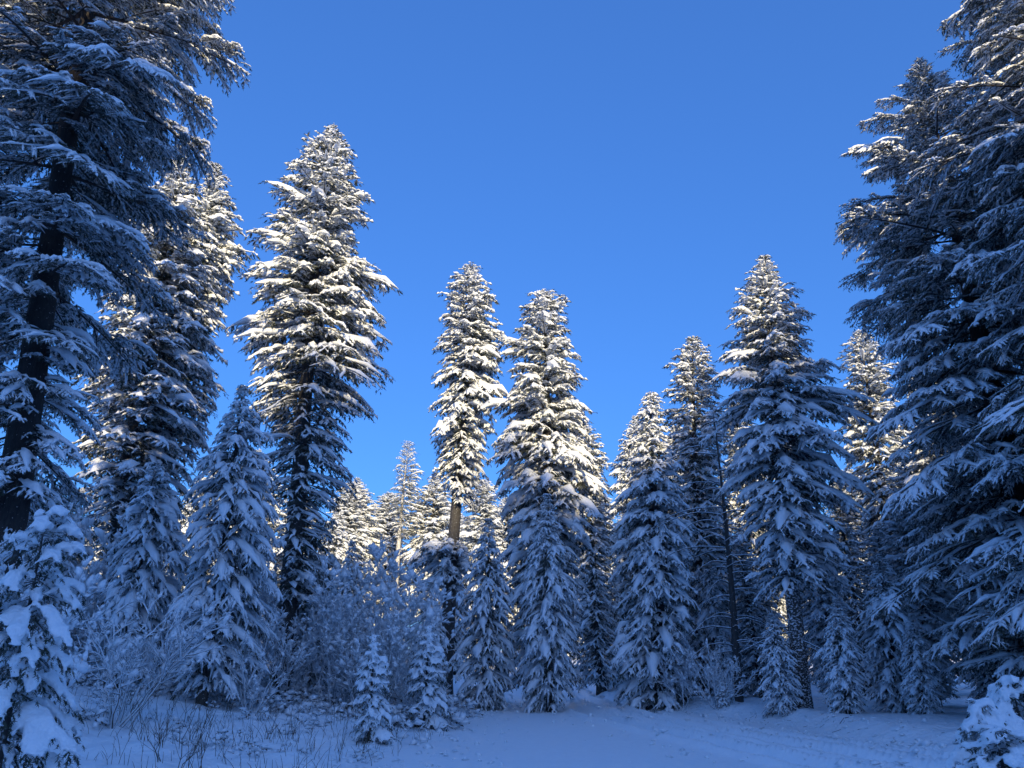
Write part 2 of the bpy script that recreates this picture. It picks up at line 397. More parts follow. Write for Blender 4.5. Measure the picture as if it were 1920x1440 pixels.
def make_branches(P, top, d, rows_list, base_px, dens):
    pt, xb, zb, H = tree_frame(top, d, base_px)
    X0f = lambda z: xb + (pt[0] - xb) * np.clip((z - zb) / H, 0, 1.05)
    out = {k: [] for k in ('base', 'az', 'L', 's0', 's1', 'load')}
    for si, rows in enumerate(rows_list):
        z, rl, rr = profile(rows, d, X0f)
        z0, z1 = max(z[0], zb + P.get('bury', .12)), z[-1]
        zz = z1 - .02 * H * 0
        zt = z1
        ga = rng.uniform(0, 6.28)
        while zt > z0:
            h = (zt - zb) / H                                   # height fraction
            rel = (z1 - zt) / max(z1 - z0, .1)
            l_, r_ = np.interp(zt, z, rl), np.interp(zt, z, rr)
            rm = (l_ + r_) / 2
            step = np.clip(.16 * rm + .06, .07, .6) * P.get('step', 1.0) / dens
            nb = P.get('whorl', 6)
            for k in range(nb):
                ga += 2.399963
                a = ga + rng.normal(0, .25); c = math.cos(a)
                lobe = 1 + P.get('ragged', .22) * math.sin(3 * a + zt * 2.1 / max(rm, .4)) * math.sin(zt * 3.3 / max(rm, .4) + a)
                Lk = ((l_ + r_) / 2 + (r_ - l_) / 2 * c) * rng.uniform(.72, 1.06) * lobe
                if rng.random() < P.get('gap', .08): Lk *= .55
                Lk = max(Lk, .10)
                st = P['top_slope']; sb = P['low_slope']; e = min(1, rel * P.get('slope_rate', 1.8))
                sm = st + (sb - st) * e + rng.normal(0, .10)     # mean slope of the branch
                cur = P['curl'] * (.6 + .4 * e) + rng.normal(0, .10)
                s0, s1 = sm + cur * .5, sm - cur * .5
                zz_ = zt + rng.uniform(-.5, .5) * step
                drop = Lk * (s0 + s1) / 2
                bz = min(zz_ - drop * .85, pt[2] - .04)
                out['base'].append((X0f(bz), d, bz)); out['az'].append(a); out['L'].append(Lk)
                out['s0'].append(s0); out['s1'].append(s1)
                n_ = .5 + .5 * math.sin(1.7 * bz + 2.3 * a + d) * math.sin(2.9 * a - .8 * bz)
                out['load'].append(np.clip(P.get('load', .8) * (1 - P.get('low_bare', 0) * min(1, max(0, (rel - .4) / .25))) + (.5 if si else 0) + P.get('patchy', .3) * (n_ - .5) + rng.normal(0, .12), .1, 1.4))
            for k in range(P.get('inner_br', 2)):
                a = rng.uniform(0, 6.28); Lk = max(.12, rm * rng.uniform(.25, .5))
                out['base'].append((X0f(zt), d, min(zt + .1, pt[2] - .05))); out['az'].append(a); out['L'].append(Lk)
                out['s0'].append(rng.normal(0, .15)); out['s1'].append(-.5 + rng.normal(0, .2)); out['load'].append(P.get('load', .8) * rng.uniform(.3, .9))
            zt -= step
    for k in out: out[k] = np.array(out[k], float)
    return out, (pt, xb, zb, H, X0f)

DENS = 1.15
def with_subs(br, lmin=.9, every=.34, frac=.46):
    """split every longer branch into a main axis and side boughs so that sprays overlap unevenly"""
    out = {k: [v] for k, v in br.items()}; L = br['L']; B = len(L)
    fanf = np.where(L > lmin, .5, 1.0)
    ex = []
    for i in np.nonzero(L > lmin)[0]:
        n = max(2, int(L[i] / every))
        t = np.sort(rng.uniform(.10, .97, n)); sg = np.where(np.arange(n) % 2 == 0, 1, -1) * np.where(rng.random(n) < .12, -1, 1)
        a = br['az'][i]; er = np.array([math.cos(a), math.sin(a), 0])
        z = L[i] * (br['s0'][i] * t + (br['s1'][i] - br['s0'][i]) * t * t / 2)
        P0 = br['base'][i] + er * (L[i] * t)[:, None] + UP * z[:, None]
        sl = br['s0'][i] + (br['s1'][i] - br['s0'][i]) * t
        Ls = L[i] * frac * (1.12 - t) * rng.uniform(.6, 1.25, n) + .16 * L[i] ** .5 * .6
        az = a + sg * np.radians(rng.uniform(25, 62, n))
        ex.append((P0, az, Ls, sl * .8 + rng.normal(.05, .12, n), sl * .8 - rng.uniform(.15, .5, n), np.clip(br['load'][i] * rng.uniform(.6, 1.25, n), .1, 1.4)))
    if ex:
        for k, j in (('base', 0), ('az', 1), ('L', 2), ('s0', 3), ('s1', 4), ('load', 5)):
            out[k].append(np.concatenate([e[j] for e in ex]))
    r = {k: np.concatenate(v) for k, v in out.items()}
    r['fanf'] = np.concatenate([fanf, np.ones(len(r['L']) - B)])
    return r
FIR = dict(top_slope=.45, low_slope=-.30, curl=.35, hang=.28, load=.98, patchy=.5, snow=1.0, ridge=1.25, finger=1.3, blob=1.3, blob_cut=.56, mat=None)
def conifer(key, name, label, top, d, rows_list, base_px=None, s=.22, dens=1.0, P=None, trunk_r=.2, mat=None, bark=None, group=None, cat='tree', bare=0, seed=0, remesh=0):
    global rng
    rng = np.random.default_rng(1000 + seed)
    P = {**FIR, **(P or {})}
    br, (pt, xb, zb, H, X0f) = make_branches(P, top, d, rows_list, base_px, dens * DENS)
    root = empty(name, (xb, d, zb), label, cat, group)
    off = np.array([xb, d, zb]); br['base'] = br['base'] - off
    hs = np.array([-.02, .03, .12, .3, .5, .7, .85, .96, 1.0])
    pts = [((pt[0] - xb) * h + .015 * H * math.sin(h * 5 + seed) * .3, 0.0, H * h) for h in hs]
    rads = [trunk_r * k for k in (1.35, 1.08, .95, .8, .62, .42, .24, .08, .015)]
    TR = trunk_geo(pts, rads)
    add_obj('trunk', gmesh('trunk', TR, bark or M_BARK, True), root)
    nbr = len(br['az']); br = with_subs(br)
    P['off'] = tuple(off)
    ne, sn, wd = crown_geo(br, s, P)
    if bare:                                                     # dead lower branches
        n = bare; az = rng.uniform(0, 6.28, n); L = rng.uniform(.6, 1.9, n); h = rng.uniform(.06, .45, n) * H
        b0 = np.stack([(pt[0] - xb) * h / H, 0 * h, h], -1)
        t = np.linspace(0, 1, 5)
        er = np.stack([np.cos(az), np.sin(az), 0 * az], -1)
        PT = b0[:, None] + er[:, None] * (L[:, None] * t)[..., None] + UP * (L[:, None] * (-.15 * t - .25 * t * t) + rng.normal(0, .05, (n, 5)))[..., None]
        r = np.array([.016, .013, .01, .007, .003])[None] * np.ones((n, 1))
        gb, gs = Geo(), Geo(); tubes(gb, PT, r, r, 4, 1.0); tubes(gs, PT + UP * .012, r * 1.2, r * 1.5, 4, .3)
        bb = add_obj('bare_branches', gmesh('bare_branches', gb, M_TWIG), root); bb['kind'] = 'stuff'
        add_obj('snow_cover', gmesh('bare_branch_snow', gs, M_SNOW, True), bb)
    cr = add_obj('crown', None, root) if False else None
    v1, f1 = ne.get(); v2, f2 = wd.get()
    me = make_mesh('crown', np.concatenate([v1, v2]), np.concatenate([f1, f2 + len(v1)]), [mat or M_FIR, M_TWIG], False,
                   np.concatenate([np.zeros(len(f1), int), np.ones(len(f2), int)]))
    TRI['n'] += len(f1) + len(f2)
    cr = add_obj('crown', me, root)
    sm = gmesh('snow_cover', sn, M_SNOW, True)
    if remesh: sm = fuse(sm, remesh)
    add_obj('snow_cover', sm, cr)
    TREES[key] = dict(root=root, H=H, d=d)
    print('tree', key, 'H=%.1f' % H, 'branches', nbr, len(br['az']), 'tris', len(f1) + len(f2), len(sm.polygons))
    return root

def copy_tree(src, parent=None):
    c = src.copy(); COL.objects.link(c); c.parent = parent
    for ch in src.children: copy_tree(ch, c)
    return c
def plant(key, top, d, label, group=None, width=1.0, rz=None, name=None, sink=.05):
    """a copy of a finished tree standing on the ground, its tip behind photograph pixel `top`"""
    t = TREES[key]; p = at(top[0], top[1], d); zb = float(gz(p[0], d)) - sink
    k = (p[2] - zb) / t['H']
    c = copy_tree(t['root']); c.location = (p[0], d, zb)
    c.rotation_euler = (random.gauss(0, .016), random.gauss(0, .016), random.uniform(0, 6.28) if rz is None else rz)
    c.scale = (k * width, k * width, k); c['label'] = label
    if group: c['group'] = group
    elif 'group' in c: del c['group']
    if name: c.name = name
    return c

# ---- the large and middle-distance firs, outlines in photograph pixels (row, left edge, right edge)
conifer('tall', 'fir_tree', 'tall broad-crowned fir, sunlit above and dark below, standing alone against the sky', (622, 240), 22,
    [[(240, 612, 632), (275, 585, 655), (330, 525, 680), (410, 512, 690), (450, 490, 712), (520, 462, 708), (600, 450, 716), (690, 455, 712), (745, 465, 716), (800, 485, 672), (860, 498, 662), (920, 510, 645), (980, 535, 640), (1040, 530, 630), (1085, 535, 620), (1140, 530, 610)]],
    s=.22, P=dict(low_slope=-.38, load=.98, low_bare=.38, ragged=.3), trunk_r=.30, seed=1)
conifer('twin_a', 'fir_tree', 'sunlit fir with the higher of two neighbouring tips, behind the dark giant', (342, 288), 26,
    [[(288, 334, 350), (330, 312, 366), (400, 262, 390), (480, 236, 400), (560, 215, 400), (640, 190, 395), (720, 160, 385), (800, 148, 380), (880, 150, 365), (960, 165, 340), (1040, 190, 320)]],
    s=.33, P=dict(load=1.05, low_bare=.25, ragged=.3), trunk_r=.27, seed=2)
conifer('twin_b', 'fir_tree', 'slimmer sunlit fir with the lower, right-hand tip of the close pair', (405, 308), 27.5,
    [[(308, 398, 412), (350, 384, 430), (400, 368, 446), (470, 358, 456), (520, 350, 438), (580, 330, 412), (650, 312, 408), (750, 290, 398), (850, 270, 388)]],
    s=.27, P=dict(load=1.05, ragged=.35), trunk_r=.22, seed=3)
conifer('pole', 'fir_tree', 'slender fir with long bare trunk and one low umbrella of boughs', (882, 498), 30,
    [[(498, 868, 896), (540, 838, 920), (580, 826, 930), (620, 818, 935), (680, 830, 945), (730, 820, 935), (760, 815, 942), (815, 802, 925), (850, 822, 918), (890, 815, 908), (930, 850, 900), (950, 862, 890)],
     [(1018, 800, 862), (1045, 762, 888), (1075, 768, 872), (1105, 785, 852)]], base_px=(836, 1295),
    s=.25, P=dict(low_slope=-.45, load=1.05, ragged=.3, curl=.4), trunk_r=.28, seed=4)
conifer('centre', 'fir_tree', 'broad fir beside the slender one, sunlit boughs reaching out to the right', (1022, 546), 29,
    [[(546, 1008, 1036), (570, 984, 1056), (620, 960, 1066), (660, 954, 1076), (700, 958, 1086), (740, 945, 1092), (780, 930, 1102), (850, 932, 1106), (900, 938, 1124), (940, 940, 1134), (980, 930, 1122), (1050, 928, 1104), (1130, 940, 1095), (1210, 945, 1090), (1290, 955, 1085)]],
    base_px=(1028, 1290), s=.28, P=dict(low_slope=-.42, load=1.1, ragged=.35), trunk_r=.27, seed=5)
conifer('laden', 'spruce_tree', 'snow-laden spruce with sunlit tip at the far side of the track', (1222, 736), 26,
    [[(736, 1214, 1230), (770, 1195, 1246), (830, 1176, 1258), (900, 1170, 1272), (950, 1158, 1284), (1010, 1162, 1300), (1080, 1152, 1302), (1150, 1148, 1310), (1220, 1152, 1312), (1290, 1155, 1310), (1350, 1165, 1305)]],
    base_px=(1238, 1328), s=.23, P=dict(low_slope=-.5, load=1.15, curl=.45, hang=.4, top_slope=.3, bury=-.3), mat=M_SPRUCE, trunk_r=.2, seed=6)
conifer('dark', 'fir_tree', 'darker narrow fir rising between the laden spruce and the broad pointed fir', (1300, 634), 29,
    [[(634, 1290, 1310), (670, 1266, 1335), (740, 1248, 1350), (820, 1250, 1362), (900, 1258, 1370), (1000, 1268, 1376), (1100, 1275, 1382), (1200, 1272, 1380), (1290, 1275, 1375)]],
    base_px=(1316, 1325), s=.27, P=dict(load=.85, low_slope=-.4), trunk_r=.22, bare=30, seed=7)
conifer('point', 'fir_tree', 'broad pointed fir with sunlit top and snow-plastered trunk right of the track', (1432, 480), 21.5,
    [[(480, 1424, 1440), (520, 1400, 1466), (560, 1375, 1492), (620, 1360, 1532), (680, 1350, 1556), (740, 1345, 1574), (820, 1346, 1592), (900, 1355, 1602), (980, 1375, 1602), (1050, 1395, 1592), (1105, 1412, 1560)]],
    base_px=(1505, 1352), s=.19, P=dict(load=1.0, low_slope=-.42, ragged=.25), trunk_r=.22, bark=M_BARK_SNOWY, bare=10, seed=8)
# ---- young spruces
YOUNG = dict(top_slope=.15, low_slope=-.55, curl=.5, hang=.45, hang3=.22, load=1.1, patchy=.25, snow=1.15, ridge=1.3, finger=1.15, blob=1.1, whorl=6, fan=.42, rings=6, inner_br=1, step=1.15, slope_rate=2.5, bury=-.3)
conifer('young_l', 'young_spruce', 'young spruce on the near side of the track, left one of the pair', (916, 972), 26,
    [[(972, 911, 921), (1020, 892, 936), (1080, 876, 950), (1140, 862, 966), (1200, 850, 970), (1260, 845, 968), (1315, 858, 958), (1335, 870, 945)]],
    s=.16, P=YOUNG, mat=M_SPRUCE, trunk_r=.10, seed=9, dens=1.0)
conifer('young_r', 'young_spruce', 'slim young spruce standing where the track disappears, right one of the pair', (1026, 925), 25,
    [[(925, 1022, 1030), (980, 1002, 1050), (1040, 986, 1062), (1100, 976, 1078), (1160, 968, 1082), (1220, 964, 1086), (1270, 968, 1074), (1318, 976, 1060), (1340, 990, 1046)]],
    s=.16, P=YOUNG, mat=M_SPRUCE, trunk_r=.10, seed=10, dens=1.0)
conifer('pillow', 'young_fir', 'young fir with thick snow pillows left of the tall dark fir', (456, 722), 18,
    [[(722, 450, 462), (770, 425, 480), (830, 405, 502), (880, 372, 516), (940, 356, 530), (1000, 350, 536), (1060, 340, 530), (1120, 335, 530), (1180, 330, 520), (1240, 330, 505), (1300, 330, 490)]],
    s=.14, P={**YOUNG, 'snow': 1.15, 'fan': .46}, trunk_r=.11, seed=11, dens=1.0)
conifer('shade', 'young_spruce', 'smaller shaded spruce beneath the sunlit pair of firs', (292, 866), 19,
    [[(866, 286, 298), (900, 262, 322), (960, 240, 342), (1020, 222, 352), (1080, 212, 350), (1150, 200, 345), (1230, 200, 330), (1290, 200, 310)]],
    s=.15, P={**YOUNG, 'snow': 1.2}, mat=M_SPRUCE, trunk_r=.09, seed=12, dens=1.0)
conifer('tiny', 'spruce_sapling', 'knee-high snow-capped spruce sapling at the edge of the snowy clearing', (702, 1190), 15.3,
    [[(1190, 696, 708), (1240, 672, 726), (1290, 660, 738), (1340, 656, 742), (1390, 658, 740), (1430, 665, 732)]],
    s=.085, P={**YOUNG, 'snow': 1.5, 'fan': .5, 'blob_cut': .4, 'low_slope': -.3}, mat=M_SPRUCE, trunk_r=.035, seed=13, remesh=.022, dens=1.0)
# sparse far tree with a pale lit trunk
conifer('sparse', 'fir_tree', 'far thin-crowned fir with a pale sunlit bare trunk', (766, 830), 62,
    [[(830, 758, 776), (870, 742, 786), (910, 736, 792), (950, 732, 794), (990, 735, 785), (1010, 745, 770)]],
    base_px=(735, 1110), s=.42, dens=.85, P=dict(load=.7, low_slope=-.1, top_slope=.6, snow=.8, inner_br=0, fat=.05, w0=.08), mat=M_OLIVE, bark=M_BARK_PALE, trunk_r=.28, seed=14)

# ---- the three giants: each bough is an object of its own, alike boughs share one mesh
def bough_kit(s, P, mat, seed, lengths=(.9, 1.6, 2.4, 3.3, 4.4), variants=2):
    global rng
    rng = np.random.default_rng(seed); kit = []
    for Lc in lengths:
        for v in range(variants):
            sm = P['low_slope'] * .5; cur = P['curl']
            br = dict(base=np.zeros((1, 3)), az=np.zeros(1), L=np.array([Lc]), s0=np.array([sm + cur * .5]), s1=np.array([sm - cur * .5 + rng.normal(0, .12)]), load=np.array([[1.05, .8, .6][v % 3]]))
            br = with_subs(br, .6, .20, .46); P['off'] = (float(rng.uniform(0, 9)), 3.1 * v, Lc)
            ne, sn, wd = crown_geo(br, s, P)
            v1, f1 = ne.get(); v2, f2 = wd.get(); TRI['n'] += len(f1) + len(f2)
            me = make_mesh('bough', np.concatenate([v1, v2]), np.concatenate([f1, f2 + len(v1)]), [mat, M_TWIG], False, np.concatenate([np.zeros(len(f1), int), np.ones(len(f2), int)]))
            kit.append((Lc, sm, me, gmesh('bough_snow', sn, M_SNOW, True)))
    return kit
def giant(name, label, top, d, rows, kit, P, trunk_r, base_px=None, dens=1.0, seed=0, n_max=298):
    global rng
    rng = np.random.default_rng(seed)
    br, (pt, xb, zb, H, X0f) = make_branches(P, top, d, [rows], base_px, dens)
    root = empty(name, (xb, d, zb), label, 'tree')
    hs = np.linspace(-.01, 1, 12)
    pts = [((pt[0] - xb) * h + .03 * math.sin(h * 9 + seed), .03 * math.cos(h * 7), H * h) for h in hs]
    add_obj('trunk', gmesh('trunk', trunk_geo(pts, [trunk_r * (1.25 if h < .02 else 1.0) * (1.02 - h) ** .8 for h in hs], 12), M_BARK_DARK, True), root)
    lens = np.array([k[0] for k in kit])
    zv = at(top[0], -140, d)[2]; pm = rng.permutation(len(br['az']))
    high = br['base'][pm, 2] > zv                                    # boughs above the picture: only as many as are left over
    order = np.concatenate([pm[~high], pm[high]])[:n_max]; print('boughs wanted', len(pm), 'in view', int((~high).sum()))
    for i in order:
        L = min(br['L'][i], 4.5); c = np.argsort(np.abs(np.log(lens / L)) + rng.uniform(0, .25, len(lens)))[0]
        Lc, sm, me, ms = kit[c]
        o = add_obj('branch', me, root, tuple(br['base'][i] - np.array([xb, d, zb])))
        want = (br['s0'][i] + br['s1'][i]) / 2
        o.rotation_mode = 'ZYX' if False else 'XYZ'
        o.rotation_euler = (rng.normal(0, .12), -(math.atan(want) - math.atan(sm)), br['az'][i])
        k = L / Lc; o.scale = (k, k * rng.uniform(.9, 1.2), k)
        add_obj('snow_cover', ms, o)
    print('giant', name, len(order), 'H=%.1f' % H)
    TREES[label] = dict(root=root, H=H, d=d)
    return root
GIANT = {**FIR, 'low_slope': -.45, 'top_slope': .1, 'curl': .4, 'hang': .25, 'hang3': .10, 'sp2': 1.2, 'snow': 1.0, 'load': .8, 'fan': .34, 'ragged': .35, 'whorl': 5, 'step': .95, 'inner': .2, 'spikes': 6, 'nl': .5, 'rings': 8, 'finger': 1.1, 'ridge': 1.0, 'blob': 1.2, 'clump': 1.1, 'inner_br': 1}
T0_ = TRI['n']
KIT = bough_kit(.10, GIANT, M_FIR, 77)
print('KIT', TRI['n'] - T0_)
giant('giant_fir', 'huge dark fir leaning over the left edge, thick trunk showing between hanging boughs', (232, -380), 12.5,
    [(-380, 222, 242), (-200, 90, 390), (0, -70, 425), (70, -110, 450), (160, -140, 470), (250, -140, 440), (310, -150, 445), (400, -160, 375), (500, -170, 335), (600, -180, 300), (700, -180, 230), (800, -170, 190), (900, -160, 180), (1000, -150, 150)],
    KIT, {**GIANT, 'low_slope': -.5, 'gap': .2, 'step': 1.0, 'inner_br': 1}, .29, base_px=(-45, 1350), seed=301)
giant('giant_fir', 'great fir with sunlit tip behind the darker giant at the right edge', (1722, 114), 17.5,
    [(114, 1712, 1734), (180, 1672, None), (230, 1636, None), (330, 1616, None), (440, 1574, None), (540, 1596, None), (640, 1596, None), (750, 1592, None), (850, 1612, None), (950, 1632, None), (1080, 1640, None), (1200, 1676, None), (1300, 1710, None)],
    KIT, {**GIANT, 'load': .75, 'low_slope': -.4, 'top_slope': .35}, .34, seed=302, dens=1.12)
giant('giant_fir', 'nearest dark giant fir, cut by the right edge of the picture', (1905, -170), 14,
    [(-170, 1895, 1915), (-80, 1850, None), (0, 1805, None), (90, 1765, None), (200, 1785, None), (300, 1780, None), (420, 1800, None), (600, 1800, None), (800, 1810, None), (1000, 1830, None), (1250, 1850, None)],
    KIT, {**GIANT, 'load': .7, 'low_slope': -.4}, .38, seed=303, dens=1.1)

# ---- copies: neighbours, background and the unseen shade-casting stand behind the camera
random.seed(21)
plant('dark', (1594, 606), 33, 'fir with a lit tip peeping between the pointed fir and the right giants', rz=1.0)
plant('dark', (1110, 786), 38, 'background fir just right of the broad central fir, tip in sun', rz=2.0)
plant('point', (1166, 776), 42, 'background fir with rounded tip left of the laden spruce', rz=.5, width=.9)
plant('centre', (1262, 800), 40, 'background fir hidden between laden spruce and dark narrow fir', rz=2.2)
plant('dark', (1385, 760), 36, 'dim fir showing between the dark narrow fir and the pointed fir', rz=4.0)
for (x, y, d, w) in ((1500, 820, 38, 1.1), (1570, 900, 30, 1.1), (1660, 860, 31, 1.2), (1740, 700, 28, 1.2), (1850, 760, 26, 1.2), (1330, 930, 50, 1.2), (1440, 900, 48, 1.2), (1600, 880, 46, 1.2), (1180, 960, 52, 1.1), (1250, 940, 56, 1.1), (1800, 860, 40, 1.2), (1120, 930, 60, 1.2), (1085, 950, 72, 1.2), (1690, 930, 22.5, 1.3), (1770, 840, 21.5, 1.3), (1850, 960, 19.5, 1.3), (1625, 990, 24, 1.3), (1400, 1000, 27, 1.2), (1530, 960, 26, 1.2)):
    plant(random.choice(['dark', 'centre', 'laden']), (x, y), d, 'dim fir deep in the dark wood right of the track', 'firs deep in the wood right of the track', width=w)
for (k, x, y, d, lab) in (
    ('young_r', 1150, 1085, 40, 'small spruce at the bend of the track, right of the slim young spruce'),
    ('young_l', 1182, 1110, 35, 'small spruce between the bend of the track and the laden spruce'),
    ('young_l', 1452, 1150, 21.2, 'snowy young spruce at the left foot of the snow-plastered trunk'),
    ('young_r', 1562, 1120, 19.8, 'bushy young spruce at the right foot of the snow-plastered trunk'),
    ('young_l', 1640, 1040, 20.5, 'taller shaded young spruce second right of the snow-plastered trunk'),
    ('young_r', 1706, 1150, 19.2, 'shaded young spruce under the low boughs of the right giants'),
    ('young_r', 1352, 1180, 25, 'small dim spruce left of the pointed fir, under bare branches'),
    ('tiny', 1352, 1275, 23.5, 'tiny snow-capped sapling on the right bank beside the laden spruce'),
    ('tiny', 1206, 1262, 30, 'tiny sapling at the far foot of the laden spruce'),
    ('young_l', 808, 1090, 26, 'young spruce at the foot of the slender bare trunk'),
    ('tiny', 800, 1172, 19, 'waist-high snowy sapling right of the knee-high one in the clearing'),
    ('young_r', 662, 1015, 27, 'slim young spruce in the thicket before the far sunlit firs'),
    ('shade', 592, 1035, 24, 'snow-bent spruce below the tall dark fir in the thicket'),
    ('shade', 130, 900, 21, 'snowy spruce between the giant trunk and the shaded spruce'),
    ('shade', 40, 880, 17, 'snowy spruce behind the trunk of the leaning giant')):
    plant(k, (x, y), d, lab, name='spruce_sapling' if k == 'tiny' else 'young_spruce', sink=.12, width=1.3 if x > 1100 else 1.1)
FARLAB = {(690, 898): 'far sunlit fir with rounded tip in the gap right of the tall dark fir', (806, 888): 'far sunlit fir just right of the pale bare trunk',
          (655, 905): 'far sunlit fir half hidden by the right side of the tall dark fir', (905, 900): 'far sunlit fir between the slender bare trunk and the broad central fir',
          (505, 850): 'far sunlit fir showing between the pillowed young fir and the tall dark fir', (372, 900): 'far sunlit fir glowing between the shaded spruce and the pillowed young fir',
          (730, 925): 'far sunlit fir just left of the pale bare trunk'}
for (k, x, y, d, w) in (('twin_a', 690, 898, 66, 1.1), ('centre', 655, 905, 60, 1.1), ('centre', 730, 925, 72, 1.1), ('twin_b', 806, 888, 64, 1.1), ('twin_a', 720, 950, 80, 1.2), ('centre', 905, 900, 58, 1.0),
                        ('laden', 630, 960, 52, 1.2), ('centre', 560, 930, 70, 1.2), ('twin_a', 505, 850, 62, 1.2), ('centre', 470, 870, 66, 1.2), ('twin_b', 420, 860, 70, 1.2), ('twin_a', 372, 900, 64, 1.2), ('centre', 330, 930, 72, 1.3), ('twin_a', 280, 920, 60, 1.2), ('centre', 210, 930, 66, 1.3),
                        ('twin_a', 130, 960, 62, 1.3), ('centre', 50, 950, 58, 1.3), ('twin_a', -40, 940, 55, 1.3), ('centre', 850, 960, 78, 1.2), ('twin_b', 950, 930, 76, 1.2), ('centre', 1010, 960, 80, 1.3)):
    lab = FARLAB.get((x, y))
    k = random.choice([k, 'point', 'laden']); w *= 1.15
    plant(k, (x, y), d, lab or 'far sunlit fir beyond the shrub thicket', None if lab else 'far sunlit firs beyond the thicket', width=w)
for k in range(46):
    px = random.uniform(-80, 1990); d = random.uniform(84, 125)
    plant(random.choice(['twin_a', 'centre', 'dark', 'laden']), (px, random.uniform(960, 1045)), d, 'distant fir in the pale band of forest behind everything', 'distant firs behind everything', width=1.5)
for k in range(26):
    px = random.uniform(1090, 1900); d = random.uniform(26, 44)
    p_ = at(px, 1300, d)
    if p_[0] < float(right_edge(d)) + 1.2: continue
    plant(random.choice(['young_l', 'young_r']), (px, random.uniform(1040, 1180)), d, 'shaded young spruce in the undergrowth of the dark wood right of the track', 'young spruces under the dark wood', width=1.15, name='young_spruce')
for k in range(14):
    plant(random.choice(['young_l', 'young_r', 'shade']), (random.uniform(-30, 860), random.uniform(1050, 1150)), random.uniform(32, 44), 'young spruce standing behind the leafless thicket', 'young spruces behind the thicket', width=1.15, name='young_spruce')
# unseen firs on the added ridge, heights set to shape the shade line
sx, sy = math.sin(SUN_AZ), math.cos(SUN_AZ)
for row in range(2):
    for i in range(20):
        a = 138 + row * 7 + random.uniform(-2, 2); c = -34 + i * 4.6 + (row % 2) * 2.3 + random.uniform(-1.2, 1.2)
        x, y = a * sx + c * (-sy), a * sy + c * sx
        t = TREES[random.choice(['tall', 'point', 'centre', 'twin_a'])]
        zb = float(gz(x, y)) - .1; H = (random.uniform(3.0, 4.6) if 13.5 < c < 27 else random.uniform(1.2, 2.8) if 7 < c < 27 else random.uniform(2.5, 5.5)) + (1.8 if 2 < c < 6.5 else 0)
        cp = copy_tree(t['root']); cp.location = (x, y, zb); k = H / t['H']; cp.scale = (k * 1.7, k * 1.7, k); cp.rotation_euler = (0, 0, random.uniform(0, 6.28))
        cp['label'] = 'unseen fir on the added slope behind the viewer, shading the clearing'; cp['group'] = 'unseen firs shading the clearing'

# ---- near snow-bowed saplings
NEAR = {**YOUNG, 'low_slope': -.7, 'snow': 1.25, 'clump': 1.1, 'blob_cut': .5, 'sp2': 1.3, 'spikes': 8, 'nl': .5, 'ridge': 1.7, 'finger': 1.1}
conifer('near', 'young_spruce', 'near sapling bowed under thick rounded snow at the left corner', (92, 958), 7.2,
    [[(958, 80, 104), (990, 30, 170), (1050, -10, 160), (1120, -40, 150), (1200, -60, 158), (1300, -80, 165), (1400, -90, 150), (1500, -90, 150), (1620, -80, 140)]],
    s=.075, P=NEAR, mat=M_SPRUCE, trunk_r=.04, seed=31, remesh=.024, dens=.65)
conifer('corner', 'young_spruce', 'snow-smothered low spruce in the right corner, the tallest there', (1896, 1268), 9.4,
    [[(1268, 1886, 1906), (1300, 1850, 1935), (1350, 1820, 1960), (1400, 1805, 1975), (1460, 1800, 1980), (1520, 1810, 1970)]],
    s=.07, P={**NEAR, 'snow': 1.8, 'load': 1.2}, mat=M_SPRUCE, trunk_r=.03, seed=32, remesh=.024, dens=.7)
plant('corner', (1826, 1310), 8.9, 'snow-smothered low spruce at the left of the corner group', name='young_spruce', rz=2.0)
plant('corner', (1868, 1362), 8.0, 'lowest mound-like snow-buried spruce in front of the corner group', name='young_spruce', rz=4.1, width=1.5)

